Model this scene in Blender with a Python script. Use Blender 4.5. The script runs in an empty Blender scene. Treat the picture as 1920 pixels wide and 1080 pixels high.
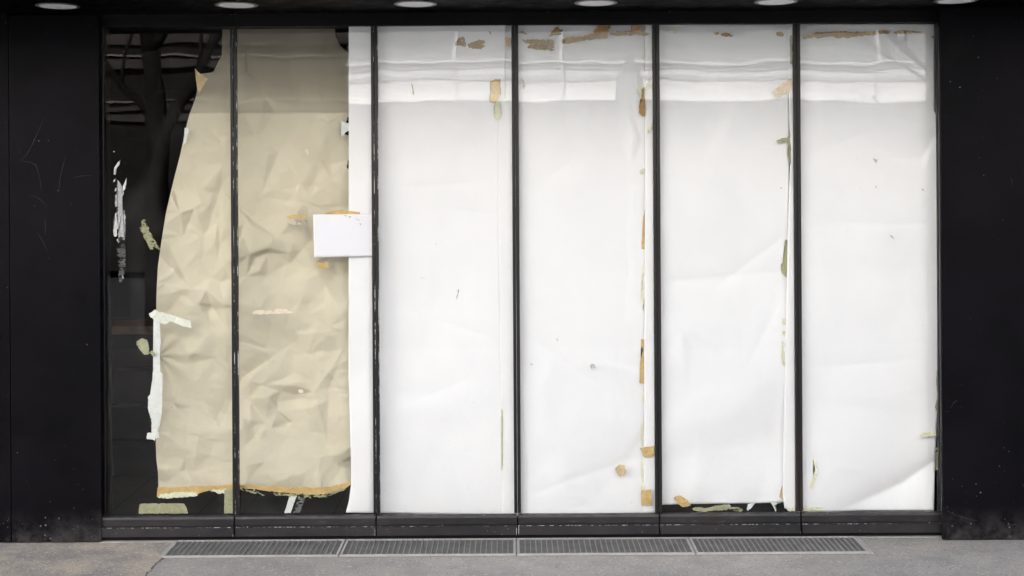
import bpy, bmesh, math, random
import numpy as np
from mathutils import Vector, Matrix
from mathutils.geometry import delaunay_2d_cdt
rnd = random.Random(7)
SC = bpy.context.scene
COL = SC.collection

# ------------------------------------------------------------------ camera
F, HZ, CX, D0, CH, ROLL = 2400.0, 340.0, 960.0, 6.0, 1.6675, 0.0060
cam = bpy.data.cameras.new("camera")
cam.lens = F / 1920 * 36; cam.sensor_width = 36
cam.shift_y = -(540 - HZ) / 1920
cam.clip_end = 500; cam.clip_start = 0.05
co = bpy.data.objects.new("camera", cam); COL.objects.link(co)
co.location = (0, -D0, CH); co.rotation_euler = (math.radians(90), ROLL, 0)
SC.camera = co

# ------------------------------------------------------------------ sky and sun: the shop front is in open shade, the houses opposite are sunlit
SUN_EL, SUN_AZ = 36.0, -20.0          # azimuth from +Y
w = bpy.data.worlds.new("World"); SC.world = w; w.use_nodes = True
nt = w.node_tree; nt.nodes.clear()
out = nt.nodes.new("ShaderNodeOutputWorld"); bg = nt.nodes.new("ShaderNodeBackground")
sky = nt.nodes.new("ShaderNodeTexSky"); sky.sky_type = 'NISHITA'; sky.sun_disc = False
sky.sun_elevation = math.radians(SUN_EL); sky.sun_rotation = math.radians(SUN_AZ)
sky.dust_density = 2.0; sky.air_density = 1.0; sky.ozone_density = 1.0
bg.inputs[1].default_value = 0.12
nt.links.new(sky.outputs[0], bg.inputs[0]); nt.links.new(bg.outputs[0], out.inputs[0])
sl = bpy.data.lights.new("sun", 'SUN'); sl.energy = 5.0; sl.angle = math.radians(0.5); sl.color = (1.0, 0.975, 0.95)
so = bpy.data.objects.new("sun", sl); COL.objects.link(so)
_e, _a = math.radians(SUN_EL), math.radians(SUN_AZ)
sd = Vector((math.sin(_a) * math.cos(_e), math.cos(_a) * math.cos(_e), math.sin(_e)))
so.rotation_euler = sd.to_track_quat('Z', 'Y').to_euler(); so.location = (0, 20, 25)
SC.view_settings.view_transform = 'Standard'; SC.view_settings.look = 'None'
SC.view_settings.gamma = 1; SC.view_settings.exposure = 1.88

# ------------------------------------------------------------------ helpers
def W(px, py, Y=0.0):
    """where the ray of photo pixel (px,py) meets the upright plane y=Y"""
    dx, du = px - CX, HZ - py
    u = math.cos(ROLL) * dx + math.sin(ROLL) * du
    v = -math.sin(ROLL) * dx + math.cos(ROLL) * du
    k = (D0 + Y) / F
    return Vector((u * k, Y, CH + v * k))
def G(px, py):
    """where the ray meets the ground"""
    dx, du = px - CX, HZ - py
    u = math.cos(ROLL) * dx + math.sin(ROLL) * du
    v = -math.sin(ROLL) * dx + math.cos(ROLL) * du
    d = -CH * F / v
    return Vector((u * d / F, d - D0, 0))
def X(px, Y=0.0, py=505): return W(px, py, Y).x
def Z(py, Y=0.0, px=980): return W(px, py, Y).z

def link(name, me, mat=None, parent=None):
    o = bpy.data.objects.new(name, me); COL.objects.link(o)
    if mat: me.materials.append(mat)
    if parent: o.parent = parent
    return o
def tag(o, label=None, cat=None, group=None, kind=None):
    if label: o["label"] = label
    if cat: o["category"] = cat
    if group: o["group"] = group
    if kind: o["kind"] = kind
    return o
def empty(name, label, cat, group=None, kind=None):
    return tag((lambda o: (COL.objects.link(o), o)[1])(bpy.data.objects.new(name, None)), label, cat, group, kind)
def box(bm, x0, x1, y0, y1, z0, z1, bev=0.0):
    vs = [bm.verts.new((x, y, z)) for x in (x0, x1) for y in (y0, y1) for z in (z0, z1)]
    q = [(0, 1, 3, 2), (4, 6, 7, 5), (0, 4, 5, 1), (2, 3, 7, 6), (0, 2, 6, 4), (1, 5, 7, 3)]
    fs = [bm.faces.new([vs[i] for i in f]) for f in q]
    if bev:
        es = list({e for f in fs for e in f.edges})
        bmesh.ops.bevel(bm, geom=es, offset=bev, segments=2, affect='EDGES', profile=0.5)
def done(bm, name, mat, parent=None, smooth=False):
    bmesh.ops.recalc_face_normals(bm, faces=bm.faces)
    me = bpy.data.meshes.new(name); bm.to_mesh(me); bm.free()
    if smooth:
        for p in me.polygons: p.use_smooth = True
    return link(name, me, mat, parent)
def boxes(name, lst, mat, parent=None, bev=0.0):
    bm = bmesh.new()
    for b in lst: box(bm, *b, bev=bev)
    return done(bm, name, mat, parent)
def prism(name, prof, x0, x1, mat, parent=None):
    """a (y,z) outline pulled along x"""
    bm = bmesh.new()
    a = [bm.verts.new((x0, y, z)) for y, z in prof]; b = [bm.verts.new((x1, y, z)) for y, z in prof]
    n = len(prof)
    for i in range(n): bm.faces.new((a[i], a[(i + 1) % n], b[(i + 1) % n], b[i]))
    bm.faces.new(a); bm.faces.new(b[::-1])
    return done(bm, name, mat, parent)
def lathe(bm, prof, cx, cy, seg=40):
    rings = [[bm.verts.new((cx + r * math.cos(2 * math.pi * i / seg), cy + r * math.sin(2 * math.pi * i / seg), z)) for i in range(seg)] for r, z in prof]
    for a, b in zip(rings, rings[1:]):
        for i in range(seg): bm.faces.new((a[i], a[(i + 1) % seg], b[(i + 1) % seg], b[i]))
    return rings
def tube(bm, pts, rads, seg=8):
    rings = []
    for i, p in enumerate(pts):
        d = (pts[min(i + 1, len(pts) - 1)] - pts[max(i - 1, 0)]).normalized()
        s = d.cross(Vector((0.3, 1, 0.2))).normalized(); t = d.cross(s)
        rings.append([bm.verts.new(p + (s * math.cos(2 * math.pi * k / seg) + t * math.sin(2 * math.pi * k / seg)) * rads[i]) for k in range(seg)])
    for a, b in zip(rings, rings[1:]):
        for k in range(seg): bm.faces.new((a[k], a[(k + 1) % seg], b[(k + 1) % seg], b[k]))
    bm.faces.new(rings[0][::-1]); bm.faces.new(rings[-1])

# ------------------------------------------------------------------ materials
class N:
    def __init__(s, name):
        s.m = bpy.data.materials.new(name); s.m.use_nodes = True; s.t = s.m.node_tree
        s.b = s.t.nodes["Principled BSDF"]; s.o = s.t.nodes["Material Output"]
        s.c = s.t.nodes.new("ShaderNodeTexCoord").outputs["Object"]
    def n(s, typ, **k):
        x = s.t.nodes.new("ShaderNode" + typ)
        for a, v in k.items(): setattr(x, a, v)
        return x
    def l(s, a, b): s.t.links.new(a, b)
    def put(s, v, sock):
        if hasattr(v, "is_linked"): s.l(v, sock)
        else: sock.default_value = v
    def math(s, op, a, b=None, clamp=False):
        x = s.n("Math", operation=op, use_clamp=clamp); s.put(a, x.inputs[0])
        if b is not None: s.put(b, x.inputs[1])
        return x.outputs[0]
    def map(s, scale=(1, 1, 1), loc=(0, 0, 0), rot=(0, 0, 0)):
        x = s.n("Mapping"); s.l(s.c, x.inputs[0]); x.inputs[3].default_value = scale; x.inputs[1].default_value = loc; x.inputs[2].default_value = rot
        return x.outputs[0]
    def noise(s, scale, detail=3, rough=0.5, vec=None, dist=0.0):
        x = s.n("TexNoise"); s.l(vec or s.c, x.inputs["Vector"]); x.inputs["Scale"].default_value = scale
        x.inputs["Detail"].default_value = detail; x.inputs["Roughness"].default_value = rough; x.inputs["Distortion"].default_value = dist
        return x.outputs["Fac"]
    def voro(s, scale, vec=None, feature='F1'):
        x = s.n("TexVoronoi", feature=feature); s.l(vec or s.c, x.inputs["Vector"]); x.inputs["Scale"].default_value = scale
        return x
    def ramp(s, v, a, b, lo=0.0, hi=1.0):
        x = s.n("MapRange"); x.clamp = True; s.put(v, x.inputs[0])
        x.inputs[1].default_value = a; x.inputs[2].default_value = b; x.inputs[3].default_value = lo; x.inputs[4].default_value = hi
        return x.outputs[0]
    def mix(s, f, a, b):
        x = s.n("Mix", data_type='RGBA'); s.put(f, x.inputs[0])
        for v, k in ((a, 6), (b, 7)):
            s.put(v if hasattr(v, "is_linked") else (v[0], v[1], v[2], 1.0), x.inputs[k])
        return x.outputs[2]
    def xyz(s):
        x = s.n("SeparateXYZ"); s.l(s.c, x.inputs[0]); return x.outputs
    def bump(s, h, strength=0.3, dist=0.01):
        x = s.n("Bump"); s.l(h, x.inputs["Height"]); x.inputs["Strength"].default_value = strength; x.inputs["Distance"].default_value = dist
        s.l(x.outputs[0], s.b.inputs["Normal"])
    def fin(s, col, rough=0.5, spec=0.5, metal=0.0):
        s.put(col if hasattr(col, "is_linked") else (*col, 1.0), s.b.inputs["Base Color"])
        s.put(rough, s.b.inputs["Roughness"]); s.b.inputs["Specular IOR Level"].default_value = spec; s.b.inputs["Metallic"].default_value = metal
        return s.m
def plain(name, col, rough=0.6, spec=0.3, var=0.12, scale=6.0, metal=0.0):
    n = N(name); f = n.noise(scale, 5, 0.6)
    a = [c * (1 - var) for c in col]; b = [c * (1 + var) for c in col]
    return n.fin(n.mix(n.ramp(f, 0.3, 0.7), a, b), rough, spec, metal)

def black_paint(name, col=(0.0028, 0.0026, 0.0035), dirt=1.0, rough=0.42, spec=0.06, scratch=True):
    """black lacquered metal: chips, specks, hairline scratches, dust low down"""
    n = N(name); x, y, z = n.xyz()
    cloud = n.noise(1.6, 4, 0.6)
    base = n.mix(n.ramp(cloud, 0.35, 0.7), col, (col[0] * 2.4, col[1] * 2.1, col[2] * 2.2))
    low = n.ramp(z, 0.42, 0.0, 0.0, 1.0)
    foot = n.ramp(z, 0.16, 0.0, 0.0, 1.0)
    dust = n.math('MULTIPLY', foot, n.ramp(n.noise(9, 6, 0.7), 0.42, 0.75), True)
    base = n.mix(n.math('MULTIPLY', dust, 0.55 * dirt), base, (0.14, 0.135, 0.13))
    thr = n.ramp(low, 0, 1, 0.135, 0.215)
    v = n.voro(46.0, vec=None)
    pick = n.ramp(n.noise(5.5, 4, 0.65), 0.52, 0.66)
    rsel = n.n("SeparateColor"); n.l(v.outputs["Color"], rsel.inputs[0])
    keep = n.math('GREATER_THAN', n.math('ADD', rsel.outputs[0], n.math('MULTIPLY', low, 0.22)), 0.93)
    speck = n.math('MULTIPLY', n.math('LESS_THAN', v.outputs["Distance"], thr), keep)
    base = n.mix(n.math('MULTIPLY', n.math('MULTIPLY', speck, n.ramp(pick, 0, 1, 0.15, 1.0)), 0.5 * dirt), base, (0.36, 0.35, 0.34))
    rr = n.ramp(n.noise(11, 5, 0.6), 0.3, 0.75, rough - 0.07, rough + 0.17)
    n.bump(n.noise(60, 4, 0.5), 0.04, 0.004)
    return n.fin(base, rr, spec)
M = {}
M['panel'] = black_paint("black_cladding_paint")
M['soffit'] = black_paint("black_soffit_paint", (0.0022, 0.0022, 0.0024), 0.25, 0.5, 0.05, False)
M['header'] = black_paint("black_header_paint", (0.0045, 0.0045, 0.0047), 0.4, 0.45, 0.15, False)

def rail_paint():
    n = N("worn_rail_paint"); x, y, z = n.xyz()
    base = n.mix(n.ramp(n.noise(4, 6, 0.65), 0.35, 0.7), (0.016, 0.015, 0.017), (0.035, 0.032, 0.034))
    base = n.mix(n.ramp(n.noise(14, 6, 0.7, n.map((1, 1, 3))), 0.60, 0.74, 0, 0.5), base, (0.11, 0.10, 0.095))
    v = n.voro(75.0)
    rs = n.n("SeparateColor"); n.l(v.outputs["Color"], rs.inputs[0])
    sp = n.math('MULTIPLY', n.math('LESS_THAN', v.outputs["Distance"], 0.2), n.math('GREATER_THAN', rs.outputs[1], 0.955))
    base = n.mix(n.math('MULTIPLY', sp, 0.75), base, (0.6, 0.58, 0.54))
    # rubbed bright along the bottom edge
    ed = n.math('MULTIPLY', n.ramp(z, 0.0225, 0.0165), n.ramp(n.noise(7, 5, 0.7), 0.47, 0.6))
    base = n.mix(n.math('MULTIPLY', ed, 0.8), base, (0.55, 0.53, 0.49))
    n.bump(n.noise(90, 4, 0.6), 0.08, 0.003)
    return n.fin(base, n.ramp(n.noise(18, 5, 0.6), 0.3, 0.7, 0.32, 0.6), 0.4)
M['rail'] = rail_paint()
def stile_paint():
    n = N("chipped_stile_paint"); x, y, z = n.xyz()
    base = n.mix(n.ramp(n.noise(1.1, 2, 0.5), 0.45, 0.65), (0.011, 0.0105, 0.0115), (0.021, 0.015, 0.013))
    return n.fin(base, 0.42, 0.35)
M['stile'] = stile_paint()
def chip():
    n = N("bare_chipped_edge")
    f = n.ramp(n.noise(38, 5, 0.75, n.map((1, 1, 0.35))), 0.51, 0.57)
    f = n.math('MULTIPLY', f, n.ramp(n.noise(2.7, 3, 0.6), 0.38, 0.54))
    return n.fin(n.mix(f, (0.012, 0.0115, 0.012), (0.62, 0.61, 0.59)), 0.5, 0.3)
M['chip'] = chip()
def chipfew():
    n = N("scuffed_joint_edge"); f = n.math('MULTIPLY', n.ramp(n.noise(60, 4, 0.75), 0.66, 0.70), n.ramp(n.noise(3.1, 2, 0.5), 0.5, 0.62))
    return n.fin(n.mix(f, (0.0115, 0.011, 0.0115), (0.45, 0.44, 0.42)), 0.45, 0.3)
M['chipfew'] = chipfew()
M['alu'] = plain("grey_edge_trim", (0.30, 0.31, 0.32), 0.32, 0.6, 0.08, 3.0, 0.6)

def glass():
    """clear pane: see-through with a mirror image growing towards grazing angles"""
    n = N("window_glass"); t = n.t
    g = n.n("NewGeometry"); dp = n.n("VectorMath", operation='DOT_PRODUCT')
    n.l(g.outputs["Normal"], dp.inputs[0]); n.l(g.outputs["Incoming"], dp.inputs[1])
    c = n.math('ABSOLUTE', dp.outputs["Value"])
    p = n.math('POWER', n.math('SUBTRACT', 1.0, c, True), 5.0)
    r0 = 0.0235
    f = n.math('ADD', n.math('MULTIPLY', p, 1 - r0), r0, True)
    tr = n.n("BsdfTransparent"); tr.inputs[0].default_value = (0.975, 0.975, 0.973, 1)
    gl = n.n("BsdfGlossy"); gl.inputs[0].default_value = (1, 1, 1, 1); gl.inputs["Roughness"].default_value = 0.014
    wb = n.n("Bump"); n.l(n.noise(2.4, 2, 0.5), wb.inputs["Height"]); wb.inputs["Strength"].default_value = 1.0; wb.inputs["Distance"].default_value = 0.0007
    n.l(wb.outputs[0], gl.inputs["Normal"])
    mx = n.n("MixShader"); n.l(f, mx.inputs[0]); n.l(tr.outputs[0], mx.inputs[1]); n.l(gl.outputs[0], mx.inputs[2])
    df = n.n("BsdfDiffuse"); df.inputs[0].default_value = (0.75, 0.74, 0.72, 1)
    sm = n.ramp(n.noise(3.2, 6, 0.68, n.map((1, 1, 0.4)), 0.8), 0.50, 0.80, 0.0, 0.016)
    v = n.voro(120.0); rs = n.n("SeparateColor"); n.l(v.outputs["Color"], rs.inputs[0])
    sp = n.math('MULTIPLY', n.math('LESS_THAN', v.outputs["Distance"], 0.16), n.math('GREATER_THAN', rs.outputs[0], n.ramp(n.xyz()[2], 0.1, 0.5, 0.93, 0.992)))
    m2 = n.n("MixShader"); n.l(n.math('ADD', sm, n.math('MULTIPLY', sp, 0.28)), m2.inputs[0]); n.l(mx.outputs[0], m2.inputs[1]); n.l(df.outputs[0], m2.inputs[2])
    t.nodes.remove(n.b); n.l(m2.outputs[0], n.o.inputs[0]); return n.m
M['glass'] = glass()

def paper(name, a, b, fib, spots=0.0):
    n = N(name)
    c = n.mix(n.ramp(n.noise(2.2, 4, 0.6), 0.3, 0.7), a, b)
    c = n.mix(n.ramp(n.noise(240, 3, 0.6, n.map((1, 1, 0.35))), 0.3, 0.8, 0.0, fib), c, [v * 0.72 for v in a])
    if spots:
        m = n.math('MULTIPLY', n.ramp(n.noise(55, 3, 0.6), 0.70, 0.74), n.ramp(n.noise(3.4, 2, 0.5), 0.60, 0.66))
        c = n.mix(n.math('MULTIPLY', m, spots), c, (0.25, 0.22, 0.18))
    n.bump(n.noise(170, 4, 0.6), 0.05, 0.002)
    return n.fin(c, 0.85, 0.12)
M['white'] = paper("white_roll_paper", (0.818, 0.824, 0.842), (0.848, 0.852, 0.864), 0.06, 0.7)
M['sheet'] = paper("bright_office_paper", (0.80, 0.80, 0.845), (0.81, 0.81, 0.855), 0.02)
M['kraft'] = paper("kraft_paper", (0.605, 0.56, 0.43), (0.665, 0.618, 0.485), 0.16, 0.5)

def tape(name, col, holes=0.0, rough=0.45, var=0.18, edge=None):
    n = N(name)
    c = n.mix(n.ramp(n.noise(16, 5, 0.65), 0.3, 0.72), [v * (1 - var) for v in col], [min(0.95, v * (1 + var)) for v in col])
    cr = n.math('LESS_THAN', n.math('ABSOLUTE', n.math('SUBTRACT', n.noise(24, 2, 0.5, None, 1.2), 0.5)), 0.010)
    c = n.mix(n.math('MULTIPLY', cr, 0.45), c, [min(0.9, v * 1.5) for v in col])
    n.bump(n.noise(45, 4, 0.6, None, 0.8), 0.9, 0.010)
    m = n.fin(c, rough, 0.4)
    if holes:
        tr = n.n("BsdfTransparent"); mx = n.n("MixShader")
        f = n.ramp(n.noise(52, 5, 0.7, n.map((0.6, 1, 1.5))), holes, holes + 0.02)
        n.l(f, mx.inputs[0]); n.l(n.b.outputs[0], mx.inputs[1]); n.l(tr.outputs[0], mx.inputs[2]); n.l(mx.outputs[0], n.o.inputs[0])
    return m
TM = dict(tan=tape("tan_masking_tape", (0.60, 0.42, 0.165)), brown=tape("brown_parcel_tape", (0.36, 0.235, 0.085), 0.60),
          solidbrown=tape("brown_tape_strip", (0.40, 0.245, 0.085)), orange=tape("orange_tinted_tape", (0.60, 0.36, 0.16)),
          olive=tape("olive_aged_tape", (0.36, 0.36, 0.215)), scraped=tape("scraped_olive_tape", (0.33, 0.33, 0.19), 0.54),
          pale=tape("pale_yellow_tape", (0.70, 0.72, 0.54)), ivory=tape("ivory_tape", (0.76, 0.78, 0.68), 0.0, 0.5, 0.08), faint=tape("faint_yellow_tape", (0.80, 0.79, 0.55)),
          white=tape("white_tape", (0.74, 0.77, 0.74), 0.0, 0.5, 0.08), residue=tape("white_glue_residue", (0.66, 0.66, 0.67), 0.575, 0.7),
          greytape=tape("grey_white_tape", (0.46, 0.46, 0.48), 0.0, 0.6, 0.1), smear=tape("dark_glue_smear", (0.11, 0.11, 0.115), 0.50, 0.7), cream=tape("cream_torn_paper", (0.80, 0.70, 0.55), 0, 0.8, 0.08),
          smudge=tape("grey_smudge", (0.48, 0.46, 0.42), 0.52, 0.8), buff=tape("buff_tape", (0.62, 0.48, 0.28)))

def pavement_mat():
    n = N("pavement_asphalt"); x, y, z = n.xyz()
    a, b = G(310, 1042), G(272, 1080)
    k = (b.x - a.x) / (b.y - a.y)
    sdist = n.math('SUBTRACT', n.math('SUBTRACT', x, a.x), n.math('MULTIPLY', n.math('SUBTRACT', y, a.y), k))
    sdist = n.math('ADD', sdist, n.math('MULTIPLY', n.math('SUBTRACT', n.noise(22, 4, 0.6), 0.5), 0.035))
    left = n.math('LESS_THAN', sdist, 0.0)
    big = n.noise(1.3, 4, 0.55); mid = n.noise(6, 5, 0.65)
    smooth = n.mix(n.ramp(big, 0.3, 0.7), (0.295, 0.276, 0.256), (0.41, 0.375, 0.338))
    smooth = n.mix(n.ramp(mid, 0.46, 0.74, 0, 0.6), smooth, (0.225, 0.212, 0.208))
    smooth = n.mix(n.ramp(n.noise(2.6, 3, 0.5, n.map((1, 2.2, 1), (3, 1, 0))), 0.52, 0.72, 0, 0.6), smooth, (0.40, 0.345, 0.30))
    coarse = n.mix(n.ramp(mid, 0.35, 0.68), (0.27, 0.246, 0.228), (0.46, 0.39, 0.31))
    c = n.mix(left, smooth, coarse)
    g = n.voro(105.0); rs = n.n("SeparateColor"); n.l(g.outputs["Color"], rs.inputs[0])
    st = n.math('MULTIPLY', n.math('LESS_THAN', g.outputs["Distance"], 0.42), n.math('GREATER_THAN', rs.outputs[0], n.math('SUBTRACT', 0.90, n.math('MULTIPLY', left, 0.16))))
    c = n.mix(n.math('MULTIPLY', st, 0.55), c, (0.66, 0.62, 0.57))
    dk = n.math('MULTIPLY', n.math('LESS_THAN', g.outputs["Distance"], 0.42), n.math('LESS_THAN', rs.outputs[1], 0.12))
    c = n.mix(n.math('MULTIPLY', dk, 0.5), c, (0.07, 0.065, 0.06))
    s2 = n.voro(13.0, n.map((1.0, 1.7, 1))); r2 = n.n("SeparateColor"); n.l(s2.outputs["Color"], r2.inputs[0])
    sp = n.math('MULTIPLY', n.math('LESS_THAN', n.math('ADD', s2.outputs["Distance"], n.math('MULTIPLY', n.noise(60, 3, 0.6), 0.16)), 0.2), n.math('GREATER_THAN', r2.outputs[2], 0.86))
    c = n.mix(n.math('MULTIPLY', sp, 0.42), c, (0.60, 0.58, 0.54))
    crack = n.math('LESS_THAN', n.math('ABSOLUTE', sdist), n.ramp(n.noise(30, 3, 0.6), 0.35, 0.7, 0.0, 0.009))
    infront = n.math('LESS_THAN', y, a.y + 0.02)
    c = n.mix(n.math('MULTIPLY', crack, 0.8), c, (0.05, 0.045, 0.04))
    n.bump(n.math('ADD', n.noise(140, 5, 0.7), n.math('MULTIPLY', n.noise(25, 4, 0.6), 0.8)), 0.5, 0.006)
    return n.fin(c, 0.85, 0.25)
M['pave'] = pavement_mat()
M['concrete'] = plain("threshold_concrete", (0.36, 0.345, 0.325), 0.85, 0.2, 0.22, 14)
def grate_mat(name, a, b):
    n = N(name)
    c = n.mix(n.ramp(n.noise(12, 6, 0.7), 0.3, 0.7), a, b)
    c = n.mix(n.ramp(n.noise(70, 4, 0.7), 0.58, 0.75, 0, 0.5), c, [v * 0.4 for v in a])
    n.bump(n.noise(120, 4, 0.6), 0.4, 0.004)
    return n.fin(c, 0.6, 0.4)
M['gratebar'] = grate_mat("galvanised_grate_bar", (0.22, 0.215, 0.21), (0.33, 0.32, 0.31))
M['gratefill'] = grate_mat("dirty_grate_bed", (0.095, 0.092, 0.088), (0.165, 0.16, 0.152))
M['grateframe'] = grate_mat("worn_grate_frame", (0.33, 0.31, 0.29), (0.44, 0.42, 0.40))
M['pit'] = plain("dark_joint_gap_shade", (0.012, 0.012, 0.012), 0.9, 0.1)
def planks():
    n = N("dark_interior_boards"); x, y, z = n.xyz()
    fr = n.math('FRACT', n.math('MULTIPLY', x, 4.6)); ln = n.math('LESS_THAN', fr, 0.03)
    c = n.mix(n.ramp(n.noise(9, 5, 0.6), 0.3, 0.7), (0.032, 0.032, 0.031), (0.048, 0.047, 0.045))
    return n.fin(n.mix(ln, c, (0.006, 0.006, 0.006)), 0.7, 0.2)
M['planks'] = planks()
M['inwall'] = plain("dark_interior_plaster", (0.012, 0.012, 0.0125), 0.8, 0.15)
M['wood'] = plain("brown_counter_wood", (0.20, 0.085, 0.04), 0.5, 0.3, 0.3, 12)
M['woodedge'] = plain("light_counter_edge", (0.15, 0.10, 0.075), 0.6, 0.3, 0.25, 18)
M['darkpaint'] = plain("dark_counter_front", (0.008, 0.0062, 0.007), 0.6, 0.08)
M['stucco'] = plain("white_stucco", (0.80, 0.79, 0.76), 0.85, 0.2, 0.05, 2)
M['stuccoline'] = plain("white_painted_moulding", (0.92, 0.92, 0.90), 0.7, 0.2, 0.03, 2)
M['greystucco'] = plain("grey_green_cladding", (0.29, 0.31, 0.29), 0.7, 0.3, 0.1, 3)
M['greyband'] = plain("grey_band_paint", (0.50, 0.52, 0.52), 0.7, 0.3, 0.08, 3)
M['brick'] = plain("dark_brown_render", (0.022, 0.020, 0.019), 0.85, 0.2, 0.3, 3)
M['brickline'] = plain("pale_stone_ledge", (0.40, 0.36, 0.31), 0.8, 0.2, 0.3, 9)
M['brickband'] = plain("brown_stone_band", (0.075, 0.066, 0.062), 0.8, 0.2, 0.3, 5)
M['shopdark'] = plain("dark_shop_glazing", (0.02, 0.02, 0.022), 0.25, 0.4)
M['road'] = plain("road_asphalt", (0.085, 0.084, 0.083), 0.9, 0.2, 0.15, 3)
M['bark'] = plain("tree_bark", (0.022, 0.019, 0.016), 0.9, 0.1, 0.3, 12)
M['wallup'] = plain("dark_upper_cladding", (0.05, 0.05, 0.055), 0.6, 0.3)
M['lens'] = grate_mat("frosted_lamp_lens", (0.86, 0.85, 0.84), (0.95, 0.94, 0.93))
M['iron'] = plain("cast_iron_paint", (0.20, 0.21, 0.215), 0.4, 0.4)

# ------------------------------------------------------------------ ground
def sheet_plane(name, x0, x1, y0, y1, z, mat):
    bm = bmesh.new(); bm.faces.new([bm.verts.new(p) for p in ((x0, y0, z), (x1, y0, z), (x1, y1, z), (x0, y1, z))])
    return done(bm, name, mat)
tag(sheet_plane("road", -200, 200, -200, 200, -0.14, M['road']), "grey asphalt road in front of the shop", "road", kind="structure")
tag(boxes("pavement", [(-40, 40, -6.6, 0.30, -0.135, 0.0)], M['pave']), "grey speckled asphalt pavement in front of the shop", "pavement", kind="structure")
tag(boxes("kerb", [(-40, 40, -6.85, -6.602, -0.135, 0.006)], M['concrete'], bev=0.01), "pale stone kerb along the pavement edge", "kerb", kind="structure")
XL, XR = X(190), X(1762)
tag(boxes("threshold_strip", [(XL - 0.0, XR, -0.052, 0.20, -0.01, 0.004)], M['concrete']), "pale concrete strip under the glass panels", "threshold", kind="structure")
tag(boxes("interior_floor", [(-3.5, 3.5, 0.07, 5.0, -0.02, 0.0775)], M['planks']), "dark boarded floor inside the empty shop", "floor", kind="structure")

# ------------------------------------------------------------------ the shop building
shop = empty("shop_building", "black clad shop front with flat canopy around six glass panels", "building")
ZT, ZS = Z(47), Z(21, -0.03)
PF = -0.055
CAN = 0.78
boxes("header_beam", [(-4.6, 4.6, -0.013, 0.10, ZT, ZS - 0.001)], M['header'], shop)
boxes("canopy_soffit", [(-4.6, 4.6, -CAN, 0.30, ZS, ZS + 0.22)], M['soffit'], shop)
boxes("upper_wall", [(-14, 14, 0.0, 8.0, ZS + 0.222, 5.5)], M['wallup'], shop)  # out of view, height shaped so its shadow covers pavement and kerb
g0 = 0.0018
boxes("wall_panel", [(X(18.8, PF) , X(187.5, PF), PF, 0.10, 0.004, Z(23, PF))], M['panel'], shop, bev=0.003)
boxes("wall_panel", [(-4.6, X(17.6, PF), PF + 0.002, 0.10, 0.004, Z(15, PF))], M['panel'], shop, bev=0.003)
PR = -0.105
boxes("wall_panel", [(X(1765, PR), 4.6, PR, PR + 0.018, 0.004, ZS - 0.002)], M['panel'], shop, bev=0.003)
boxes("edge_trim", [(X(1760.5), X(1766), -0.02, 0.05, 0.09, ZT - 0.02)], M['alu'], shop)
M['scr'] = plain("hairline_scratch", (0.05, 0.05, 0.053), 0.6, 0.2, 0.5, 40)
def scratch(pts, Y, wpx=0.55):
    bm = bmesh.new(); ps = [W(x, y, Y - 0.0004) for x, y in pts]; up, dn = [], []
    for i, p in enumerate(ps):
        d = (ps[min(i + 1, len(ps) - 1)] - ps[max(i - 1, 0)]).normalized(); q = Vector((-d.z, 0, d.x)) * wpx * 0.00125 * (1 - 0.6 * abs(2 * i / (len(ps) - 1) - 1))
        up.append(bm.verts.new(p + q)); dn.append(bm.verts.new(p - q))
    for i in range(len(ps) - 1): bm.faces.new((up[i], up[i + 1], dn[i + 1], dn[i]))
    done(bm, "scratch", M['scr'], shop)
for q in ([(82, 222), (72, 245), (62, 268), (50, 290), (38, 301)], [(38, 302), (55, 304), (67, 309), (74, 330), (78, 360)], [(123, 292), (117, 315), (112, 338), (110, 360)],
          [(57, 366), (70, 370), (80, 378), (88, 388)], [(84, 411), (85, 428), (84.5, 441)], [(70, 436), (80, 452), (89, 470)], [(137, 333), (152, 330), (170, 329)]): scratch(q, PF)
for q in ([(1776, 958), (1790, 965), (1804, 969), (1818, 974), (1833, 976.5)], [(1895, 332), (1898, 340), (1897, 349)], [(1888, 985), (1898, 984), (1908, 983)], [(1783, 765), (1788, 755), (1796, 750)]): scratch(q, PR, 0.8)
boxes("inner_jamb", [(X(1766.5), 4.6, PR + 0.03, 0.10, 0.005, ZS - 0.003)], M['stile'], shop)
boxes("side_reveal", [(X(188, 0.0), X(195.5, 0.0), -0.008, 0.10, 0.085, ZT)], M['stile'], shop)
boxes("interior_wall", [(-4.6, 4.6, 5.0, 5.1, -0.02, ZS + 0.22), (-4.6, -3.5, 0.102, 5.0, -0.02, ZS + 0.22), (3.5, 4.6, 0.102, 5.0, -0.02, ZS + 0.22), (-3.5, 3.5, 0.302, 5.0, ZS, ZS + 0.22)], M['inwall'], shop)
boxes("outer_wall", [(-14, -4.605, -0.02, 8.0, 0.0, ZS + 0.22), (4.605, 14, -0.02, 8.0, 0.0, ZS + 0.22), (-4.6, 4.6, 5.2, 8.0, 0.0, ZS + 0.22)], M['wallup'], shop)
# header joints and screws over each mullion
MX = [440.6, 704.2, 967.6, 1231.8, 1495.2]
for m in MX: boxes("header_joint", [(X(m) - 0.0018, X(m) + 0.0018, -0.0145, -0.012, ZT, ZS - 0.002)], M['pit'], shop)
for px, py in ((432, 27), (441, 26), (271, 26), (1028, 23), (1110, 21), (1256, 22)):
    p = W(px, py, -0.0135)
    bm = bmesh.new(); bmesh.ops.create_icosphere(bm, subdivisions=1, radius=0.0022, matrix=Matrix.Translation(p))
    done(bm, "screw", M['alu'], shop)

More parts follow.
